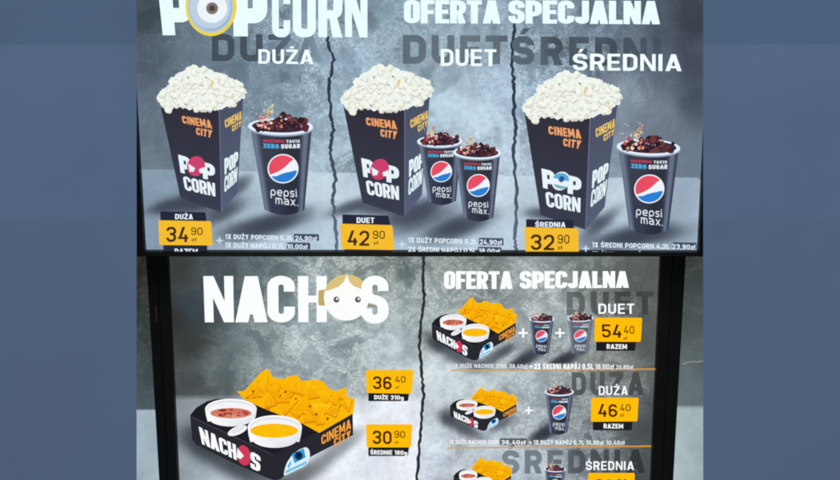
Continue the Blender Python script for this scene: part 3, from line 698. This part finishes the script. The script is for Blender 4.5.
for w, tl, tr, bl, f in (('DUET', (566.6, 291.6), (653.5, 291.2), (566.6, 315)), ('DUŻA', (571.6, 371.9), (643.6, 371.4), (571.6, 395.2)), ('ŚREDNIA', (502, 450), (645, 449), (502, 473.4))) and \
    (('DUET', (566.6, 291.6), (653.5, 291.2), (566.6, 315), .74), ('DUŻA', (571.6, 371.9), (643.6, 371.4), (571.6, 395.2), .73), ('ŚREDNIA', (502, 450), (645, 449), (502, 473.4), .7)):
    pict(lo, 'ghost_heading', lettering(w, tl, tr, bl, t=.24, W=.72, gap=.22, col=ghostL(f)), lo.o, 2)  # large dim ghost words of the displayed artwork
hl = []
for ch, tl, tr, bl, br in (('N', (203.6, 275.7), (233.4, 275.6), (205.2, 321.8), (234.2, 321.8)), ('A', (235.4, 275.8), (267.6, 275.7), (235.6, 321.8), (267.8, 321.8)), ('C', (267.4, 275.4), (295, 275.3), (267.8, 322), (295.2, 322)),
                           ('H', (298, 275.6), (326.8, 275.6), (298.4, 321.6), (327, 321.6)), ('S', (361.8, 274.8), (388.6, 274.8), (361.4, 322.6), (388.6, 322.6))):
    q = lettering(ch, tl, tr, bl, br, t=.185 if ch not in 'HN' else .165, W=.46, col=WHITE_L, rr=.19)
    if ch == 'S': S_ = q
    else: hl += q
H = pict(lo, 'headline', hl, lo.o, 6)
pict(lo, 'headline_letter', S_, H, 13)
GO = (220, 196, 128)
pict(lo, 'letter_face', [(fillet([(318.5, 289.5), (326, 289), (326, 305), (318.5, 305)], 2, True), (196, 168, 108)), (ell(346.7, 297, 22.6, 23, n=48), (253, 254, 252)),
     ([(346.9, 274.2)]+ell(346.7, 297, 22.8, 23.2, n=20, a0=272, a1=196)+[(330, 289.6), (338.5, 286.4), (344, 281.5)], GO), ([(347.2, 274.2)]+ell(346.7, 297, 22.8, 23.2, n=16, a0=270, a1=334)+[(361, 288.4), (354, 285.6), (349.6, 281.5)], GO),
     (ell(336.6, 299, 3, 3.1), (96, 96, 96)), (ell(337.4, 298.2, 1.2, 1.2, n=12), (240, 240, 240)), (ell(358, 299, 3, 3.1), (96, 96, 96)), (ell(358.8, 298.2, 1.2, 1.2, n=12), (240, 240, 240)), ([(368, 303.6), (374.5, 305), (374.3, 306.4), (367.6, 305.6)], (150, 128, 92))], H, 8, 'letter O drawn as a round pale face with parted fair hair')
# S must stay over the face's right edge
pict(lo, 'headline', lettering('OFERTA', (444, 270.6), (512.6, 270.8), (444, 288.6), (512.6, 288.4), t=.195, W=.45, gap=.022, col=WHITE_L, rr=.17), lo.o, 6)
pict(lo, 'headline', lettering('SPECJALNA', (519.6, 270.6), (628.6, 270.6), (519.6, 288.2), (628.6, 287.2), t=.195, W=.45, gap=.022, col=WHITE_L, rr=.17), lo.o, 6)
for w, tl, tr, bl in (('DUET', (598, 303), (633.8, 302.9), (598, 313.2)), ('DUŻA', (598.4, 385.2), (627.4, 385), (598.4, 394.2)), ('ŚREDNIA', (585.4, 460.2), (633.6, 460), (585.4, 469))):
    pict(lo, 'size_heading', lettering(w, tl, tr, bl, t=.165, W=.64, gap=.15, col=WHITE_L), lo.o, 9)

# ---- nacho tray picture, canonical = zoomed sketch units of the big tray
def T0(p): return (180+p[0]/3.695, 350+p[1]/3.695)
def tray_body():
    K0 = (26, 26, 30)
    P = [([(38, 240), (60, 212), (100, 188), (140, 178), (300, 190), (500, 290), (638, 228), (640, 312), (470, 400), (395, 455), (372, 476), (350, 480), (320, 470), (190, 412), (62, 348), (46, 330)], (30, 30, 36)),
         ([(42, 244), (345, 385), (352, 478), (320, 470), (190, 412), (62, 348), (46, 330)], (40, 40, 48)),
         ([(345, 385), (638, 234), (640, 312), (470, 400), (395, 455), (372, 476), (352, 478)], (40, 40, 48)),
         ([(42, 243), (345, 384), (345, 388), (42, 248)], (62, 64, 74))]
    return P
CH = [(211, 150), (237, 150), (262, 123), (300, 80), (324, 66), (345, 100), (384, 106), (400, 95), (432, 92), (452, 112), (500, 107), (532, 114), (546, 136), (576, 150), (614, 134), (619, 172), (648, 178), (640, 232), (515, 304), (450, 268), (390, 245), (330, 222), (290, 205), (236, 178)]
def chips(seed):
    r = random.Random(seed); P = [(CH, (250, 184, 8))]
    tones = [(254, 190, 8), (255, 197, 16), (252, 184, 8), (255, 202, 30), (249, 176, 8)]
    for (x, y, s, a) in ((300, 125, 52, -50), (270, 160, 38, 20), (345, 140, 46, 80), (400, 140, 50, -20), (440, 135, 44, 50), (490, 150, 52, 10), (540, 165, 46, -40), (590, 175, 42, 30), (618, 200, 34, 70), (330, 185, 42, 10), (400, 200, 48, 100), (460, 210, 52, 40), (520, 225, 50, -20), (570, 225, 44, 60), (480, 255, 44, 0), (530, 265, 36, 40), (430, 235, 34, -30), (250, 155, 30, 0), (375, 170, 40, 140), (605, 160, 28, -90)):
        tri = []
        for k in range(3):
            b = R(a+120*k+r.uniform(-14, 14)); q = s*r.uniform(.85, 1.05)
            tri.append((x+q*math.cos(b), y+q*math.sin(b)*.92))
        tri = [p if inside(p, CH) else (p[0]+(430-p[0])*.12, p[1]+(195-p[1])*.22) for p in tri]
        tri = [p if inside(p, CH) else (p[0]+(430-p[0])*.22, p[1]+(195-p[1])*.35) for p in tri]
        ct = fillet(tri, 7, True)
        P.append(([(px+1.5, py+4) for px, py in ct], (214, 122, 8)))
        tn = r.choice(tones); y0 = min(p[1] for p in ct); y1 = max(p[1] for p in ct)
        P.append((ct, (tn, (242, 162, 8), y0, y1)))
        P.append((fillet([(x+(p[0]-x)*.62+2, y+(p[1]-y)*.62-3) for p in tri], 5, True), (r.choice(tones), (244, 166, 8), y0, y1)))
        for k in range(5):
            P.append((rblob(r, x+r.uniform(-.35, .35)*s, y+r.uniform(-.35, .35)*s, r.uniform(1.2, 3.2), 6, .5), r.choice([(232, 150, 6), (255, 214, 64), (214, 124, 8), (255, 208, 48)])))
    for (x, y) in ((272, 150), (372, 165), (390, 150), (430, 178), (505, 235), (330, 215), (480, 205), (545, 250), (590, 205)):
        P.append((rblob(r, x, y, r.uniform(3, 6), 7, .5), (160, 76, 10)))
    return P
def bowl(cx, cy, rx, ry, dp, scx, scy, srx, sry, sauce, chunks, seed):
    r = random.Random(seed); Wc = (255, 255, 255)
    body = ell(cx, cy, rx, ry, n=24, a0=180, a1=360)+[(cx+rx*.97, cy+dp*.35), (cx+rx*.9, cy+dp*.72)]+ell(cx, cy+dp-ry*.78, rx*.84, ry*.78, n=18, a0=20, a1=160)+[(cx-rx*.9, cy+dp*.72), (cx-rx*.97, cy+dp*.35)]
    P = [(body, lambda x, y: mixc((254, 254, 255), (216, 220, 230), max(0, min(1, (x-cx)/rx*.55+(y-cy-dp*.3)/dp*.75)))), (ell(cx, cy, rx*.93, ry*.86, n=40), (226, 228, 232)), (ell(cx, cy+ry*.1, rx*.9, ry*.76, n=40), (244, 245, 247)), (ell(scx, scy, srx, sry, n=40), sauce)]
    for k in range(chunks[0]):
        a = r.random()*6.28; q = math.sqrt(r.random())*.82
        bx, by = scx+srx*q*math.cos(a), scy+sry*q*math.sin(a)
        P.append(([(bx+(px-bx)*2.0, by+(py-by)*.62) for px, py in rblob(r, bx, by, r.uniform(3, 8), 10, .3)], r.choice(chunks[1])))
    return P
def tray_words():
    P = lettering('NACH', (71, 278), (208, 345), (84, 342), (212, 402), t=.18, W=.45, gap=.03, col=(250, 252, 255), rr=.16)
    P += [(ell(238, 384, 25, 38, -12), (208, 58, 90)), ([(214, 356), (238, 386), (226, 398), (212, 390)], (246, 246, 250))]
    P += lettering('S', (262, 366), (300, 386), (262, 432), (298, 446), t=.19,W=.45, col=(250, 252, 255), rr=.16)
    O = (250, 166, 62)
    Q = lettering('CINEMA', (523, 312), (632, 248), (525, 346), (633, 284), t=.19, W=.6, gap=.09, col=O)
    Q += lettering('CITY', (570, 322), (632, 290), (571, 352), (631, 320), t=.2, W=.6, gap=.1, col=O)
    return P, Q
def tray_mark():
    return [(fillet([(384, 462), (388, 435), (398, 408), (415, 384), (440, 364), (466, 353), (478, 362), (482, 382), (476, 412), (455, 428), (420, 444)], 9, True), (226, 240, 248)), ([(414, 380), (458, 358), (466, 392), (424, 414)], (52, 156, 214)),
            (ell(440, 386, 15, 16), (16, 52, 96)), (ell(440, 384, 7, 8), (8, 24, 48)), ([(390, 442), (470, 404), (468, 416), (392, 452)], (120, 196, 232)), ([(398, 424), (410, 404), (414, 416), (402, 434)], (96, 184, 228))]
TSRC = (T0((40, 240)), T0((640, 230)), T0((345, 478)))
def tray(dst, layer, label=None):
    g = affine(TSRC, dst); f = lambda p: g(T0(p))
    t = pict(lo, 'nacho_tray', tf(tray_body(), f), lo.o, layer, label)
    pict(lo, 'tortilla_chips', tf(chips(3), f), t, layer+2)
    for q in tray_words(): pict(lo, 'tray_lettering', tf(q, f), t, layer+9)
    pict(lo, 'tray_emblem', tf(tray_mark(), f), t, layer+8)
    pict(lo, 'sauce_bowl', tf(bowl(190, 214, 95, 38, 64, 190, 229, 76, 19, (212, 122, 98), (24, [(178, 62, 58), (226, 146, 116), (196, 88, 76), (150, 40, 44), (220, 150, 130)]), 2), f), t, layer+8, 'white bowl of chunky red salsa')
    pict(lo, 'spoon', tf([(ell(214, 293, 38, 15, -22), (246, 247, 250)), (ell(216, 290, 28, 9, -22), (226, 228, 234))], f), t, layer+9)
    pict(lo, 'sauce_bowl', tf(bowl(352, 280, 100, 44, 76, 350, 293, 88, 26, (252, 190, 8), (8, [(254, 198, 22), (248, 182, 8), (255, 206, 48)]), 6), f), t, layer+10, 'white bowl of smooth yellow cheese dip')
tray(TSRC, 4)
tray(((432, 323.3), (515.8, 321.7), (473.3, 360)), 4)
tray(((450.1, 405.7), (516.5, 403), (482.5, 430.3)), 4)
tray(((453.6, 476), (511.2, 474.4), (481.8, 503)), 4)
cola_cup(lo, ((528.7, 316.9), (553.6, 317.8), (540.4, 353.2)), 16, seed=5)
cola_cup(lo, ((566.6, 317), (592.9, 316.4), (579, 353.2)), 16, .42, 7, 'faded grey paper cup of cola')
cola_cup(lo, ((544.2, 389.8), (573.1, 390), (557.8, 432.8)), 16, seed=9)
cola_cup(lo, ((543.8, 466.4), (565.2, 467.2), (554, 498.6)), 16, seed=12)
YL = (255, 190, 10); DL = (74, 32, 2); KL = (30, 30, 34)
def cap_box(x0, y0, x1, y1): return ((x0, y0), (x1, y0), (x1-1.5, y1), (x0, y1))
price_tag(lo, ((366, 368), (413.7, 367.8), (411.8, 391.6), (366.8, 390.8)), '36', '40', ((373.3, 373.9), (391.8, 387)), ((395.2, 373.5), (405.6, 380.2)), ((395.4, 383.4), (398.8, 386)), 24, YL, DL, 'yellow price tag reading 36 40', None, [(cap_box(368.6, 389, 409.6, 399), 'DUŻE 310g', (374.5, 392.8), (403.8, 397.2), WHITE_L, KL)])
price_tag(lo, ((366, 422), (412.3, 421.9), (410.9, 444.9), (367, 444.9)), '30', '90', ((372.9, 427.9), (391.8, 441.5)), ((394.6, 428), (405.2, 435.1)), ((394.8, 438), (398.2, 440.8)), 24, YL, DL, 'yellow price tag reading 30 90', None, [(cap_box(368.6, 443, 409.4, 453.6), 'ŚREDNIE 180g', (370.6, 447.4), (407.2, 452), WHITE_L, KL)])
price_tag(lo, ((593.8, 315.7), (641, 315.9), (639.6, 339.9), (593.3, 339.8)), '54', '40', ((600.9, 322.3), (620.2, 335.7)), ((622.6, 323.6), (632.9, 331.8)), ((622, 334.8), (625.8, 337.6)), 24, YL, DL, 'yellow price tag reading 54 40', None, [(cap_box(595.3, 338, 635.2, 348.9), 'RAZEM', (605.6, 342), (625.7, 347), WHITE_L, KL)])
price_tag(lo, ((590.2, 395.5), (637.5, 395.4), (636.2, 419), (589.8, 419.4)), '46', '40', ((597, 401.4), (616.1, 414.6)), ((618.8, 401.4), (629.3, 408.7)), ((618.8, 411), (622.4, 413.9)), 24, YL, DL, 'yellow price tag reading 46 40', None, [(cap_box(592, 417, 632, 428), 'RAZEM', (602.6, 421.2), (622, 426.1), WHITE_L, KL)])
price_tag(lo, ((587.3, 470.3), (633.7, 470.3), (632.4, 494), (587, 494)), '38', '90', ((594, 476.2), (612.8, 489.6)), ((615.6, 475.8), (626, 483)), ((615.8, 486), (619.4, 489)), 24, YL, DL, 'yellow price tag cut off by the lower edge of the view', None, [(cap_box(589, 492, 629, 502.5), 'RAZEM', (599.6, 496), (619, 500.8), WHITE_L, KL)])
wl = (238, 242, 244); wd = (226, 231, 233)
offer(lo, [('1X DUŻE NACHOS 310G 36,40zł', (453, 362.8), (526.6, 362.5), (453, 366.8), (526.6, 366.8), None, .2, .62, wd), ('+ 2X ŚREDNI NAPÓJ 0,5L', (529, 362), (592.5, 361.6), (529, 367.4), (592.5, 367.2), None, .24, .6, WHITE_L), ('18,00zł', (594, 361.8), (612.6, 361.7), (594, 367), (612.6, 367), None, .2, .64, wl), ('20,80zł', (614.6, 362.6), (631.4, 362.5), (614.6, 366.8), (631.4, 366.7), None, .2, .64, wd)], 12)
offer(lo, [('1X DUŻE NACHOS 310G', (449.2, 438.5), (498, 438.4), (449.2, 442.8), (498, 442.7), None, .21, .62, wl), ('36,40zł', (501, 438.3), (525, 438.2), (501, 442.7), (525, 442.6), [(499.5, 437), (527, 437), (527, 444), (499.5, 444)], .21, .62, wl), ('+ 1X DUŻY NAPÓJ 0,7L 10,00zł', (528.5, 438.2), (602.4, 437.9), (528.5, 442.6), (602.4, 442.5), None, .21, .62, wl), ('10,40zł', (605, 437.9), (623.3, 437.8), (605, 442.4), (623.3, 442.3), None, .2, .62, wd)], 12, None, (92, 98, 102))
for a, b in (((450.5, 369.6), (655.4, 368)), ((447.6, 446.7), (650.6, 445))):
    pict(lo, 'divider_line', [([(a[0], a[1]-.7), (b[0], b[1]-.7), (b[0], b[1]+.7), (a[0], a[1]+.7)], shade2((198, 168, 118), (226, 150, 50), 470, 600))], lo.o, 12)
plus(lo, 522.9, 332, 4.7, 1.0, WHITE_L, 12); plus(lo, 559.5, 332, 4.7, 1.0, WHITE_L, 12); plus(lo, 528.6, 409.3, 3.9, .85, WHITE_L, 12)
ZL = 0.018
bar(lo, 'bezel', [(156.4, 240), (166.3, 240), (182.0, 575), (172.4, 575)], -.045, ZL, lo.o, CASE)
bar(lo, 'bezel', [(662.2, 240), (673.4, 240), (657.4, 575), (647.8, 575)], -.045, ZL, lo.o, CASE)
bar(lo, 'bezel', [(182.2, 562), (647.6, 562), (647.2, 575), (182.6, 575)], -.045, ZL, lo.o, CASE)
bar(lo, 'back_casing', [(160, 244), (668, 244), (652, 570), (177, 570)], -.05, -.004, lo.o, CASE)
pict(lo, 'bezel_reflection', [([(157.4, 303), (158.9, 303), (159.4, 319), (157.9, 319)], (40, 30, 24))], lo.o, 36.5)  # faint brownish reflection on the bezel, put in as a coloured strip

# ================================================================== neighbours left and right in the lower row
def bgN(x, y):
    hy = 408.8 if x < 400 else 405.6
    if x < 400: w = mixc((38, 39, 34), (66, 80, 85), max(0, min(1, (y-270)/125)))
    else: w = mixc((54, 61, 59), (98, 111, 115), max(0, min(1, (y-256)/140)))
    fl = (160, 177, 187) if x < 400 else mixc((170, 188, 190), (158, 174, 178), max(0, min(1, (x-670)/30)))
    t = max(0, min(1, (y-hy)/2.0)); k = 1+.06*fbm(x, y, 30, 5, 9)
    return tuple(v*k for v in mixc(w, fl, t)), .06+.1*t
for side, lab in ((0, 'left neighbour menu screen showing only bare concrete beside the nachos screen'), (1, 'right neighbour menu screen showing bare concrete with one pale scratch')):
    if side == 0:
        nb = Board('menu_screen', lab, 'menu screen', 0.0, (60, 560), 'backlit menu screens')
        q = ((-40, 246), (145.4, 246), (164.2, 560), (-10, 560)); brs = [[(145.2, 240), (155.9, 240), (171.9, 575), (164.6, 575)], [(-52, 240), (-40, 240), (-10, 575), (-22, 575)]]
        scr = [(137.5, 388), (141, 387.2), (148, 386)]
    else:
        nb = Board('menu_screen', lab, 'menu screen', 0.0, (780, 560), 'backlit menu screens')
        q = ((686.4, 246), (872, 246), (840, 560), (668.6, 560)); brs = [[(673.9, 240), (686.4, 240), (668.2, 575), (657.9, 575)], [(872, 240), (884, 240), (852, 575), (840, 575)]]
        scr = [(682, 364), (687, 362.4), (690, 361.6), (694, 361.4), (698, 361.8), (703, 360.6)]
    backdrop(nb, 'display_panel', q, bgN, nb.o, CON_N, 120, 160)
    if side: pict(nb, 'scratch', [([(a[0], a[1]-.45), (b[0], b[1]-.45), (b[0], b[1]+.45), (a[0], a[1]+.45)], (150, 155, 155)) for a, b in zip(scr, scr[1:])], nb.o, 1)
    for b in brs: bar(nb, 'bezel', b, -.045, ZL, nb.o, CASE)
    x0, x1 = (q[0][0]-6, q[1][0]+4); xb0, xb1 = (q[3][0]-6, q[2][0]+4)
    bar(nb, 'bezel', [(q[3][0]-2, 562), (q[2][0]+2, 562), (q[2][0]+2, 575), (q[3][0]-2, 575)], -.046, ZL-.002, nb.o, CASE)
    bar(nb, 'back_casing', [(x0, 244), (x1, 244), (xb1, 570), (xb0, 570)], -.05, -.004, nb.o, CASE)

# ================================================================== flanking wall panels and the wall behind
YP = 1.80
def panel_wall(name, label, edge_px, sign):
    o = bpy.data.objects.new(name, None); COL.objects.link(o)
    xe = (edge_px-420)/F*YP
    o.location = (xe+sign*.45, YP, 0); o['label'] = label; o['category'] = 'wall'; o['group'] = 'plain wall panels flanking the screens'
    zt = lambda py: CAM.z-(py-240)/F*YP
    for z0, z1, m in ((zt(44.6), 3.3, WALLQ), (zt(221.6), zt(44.6), WALLP), (.9, zt(221.6), WALLR)):
        bm = bmesh.new()
        # trapezoid plan: the edge towards the screens is splayed back
        pl = [(xe, 0), (xe+sign*1.6, 0), (xe+sign*1.6, .3), (xe+sign*.14, .3)]
        lov = [bm.verts.new((x-o.location.x, y, z0)) for x, y in pl]; hiv = [bm.verts.new((x-o.location.x, y, z1)) for x, y in pl]
        bm.faces.new(lov); bm.faces.new(hiv)
        for i in range(4): bm.faces.new((lov[i], lov[(i+1) % 4], hiv[(i+1) % 4], hiv[i]))
        bmesh.ops.recalc_face_normals(bm, faces=bm.faces[:])
        me = bpy.data.meshes.new('cladding_panel'); bm.to_mesh(me); bm.free()
        link('cladding_panel', me, m, o)
panel_wall('wall_panel', 'plain blue grey wall panel left of the lit menu screens', 136.6, -1)
panel_wall('wall_panel', 'plain blue grey wall panel right of the lit menu screens', 703.2, 1)
bm = bmesh.new(); bmesh.ops.create_cube(bm, size=1.0)
bmesh.ops.scale(bm, vec=(5, .1, 3.4), verts=bm.verts); bmesh.ops.translate(bm, vec=(0, 2.85, 1.9), verts=bm.verts)
me = bpy.data.meshes.new('back_wall'); bm.to_mesh(me); bm.free()
bw = link('back_wall', me, DARKW, None); bw['kind'] = 'structure'

# ------------------------------------------------------------------ light
w = bpy.data.worlds.new("World"); sc.world = w; w.use_nodes = True
w.node_tree.nodes['Background'].inputs[0].default_value = (.85, .92, 1, 1); w.node_tree.nodes['Background'].inputs[1].default_value = .30
def area(name, loc, rot, size, e, col=(1, .98, .95)):
    ld = bpy.data.lights.new(name, 'AREA'); ld.shape = 'RECTANGLE'; ld.size, ld.size_y = size; ld.energy = e; ld.color = col
    o = bpy.data.objects.new(name, ld); COL.objects.link(o); o.location = loc; o.rotation_euler = rot; return o
area('fill_lamp', (0, -1.6, 4.6), (R(38), 0, 0), (5, 2), 130)  # unseen soft lamp, added to light the side panels evenly

vs = sc.view_settings
sc.display_settings.display_device = 'sRGB'
vs.view_transform = 'Standard'; vs.look = 'None'; vs.exposure = 0; vs.gamma = 1; vs.use_curve_mapping = False
sc.render.filter_size = 1.9
sc.cycles.filter_width = 1.9
sc.cycles.max_bounces = 5
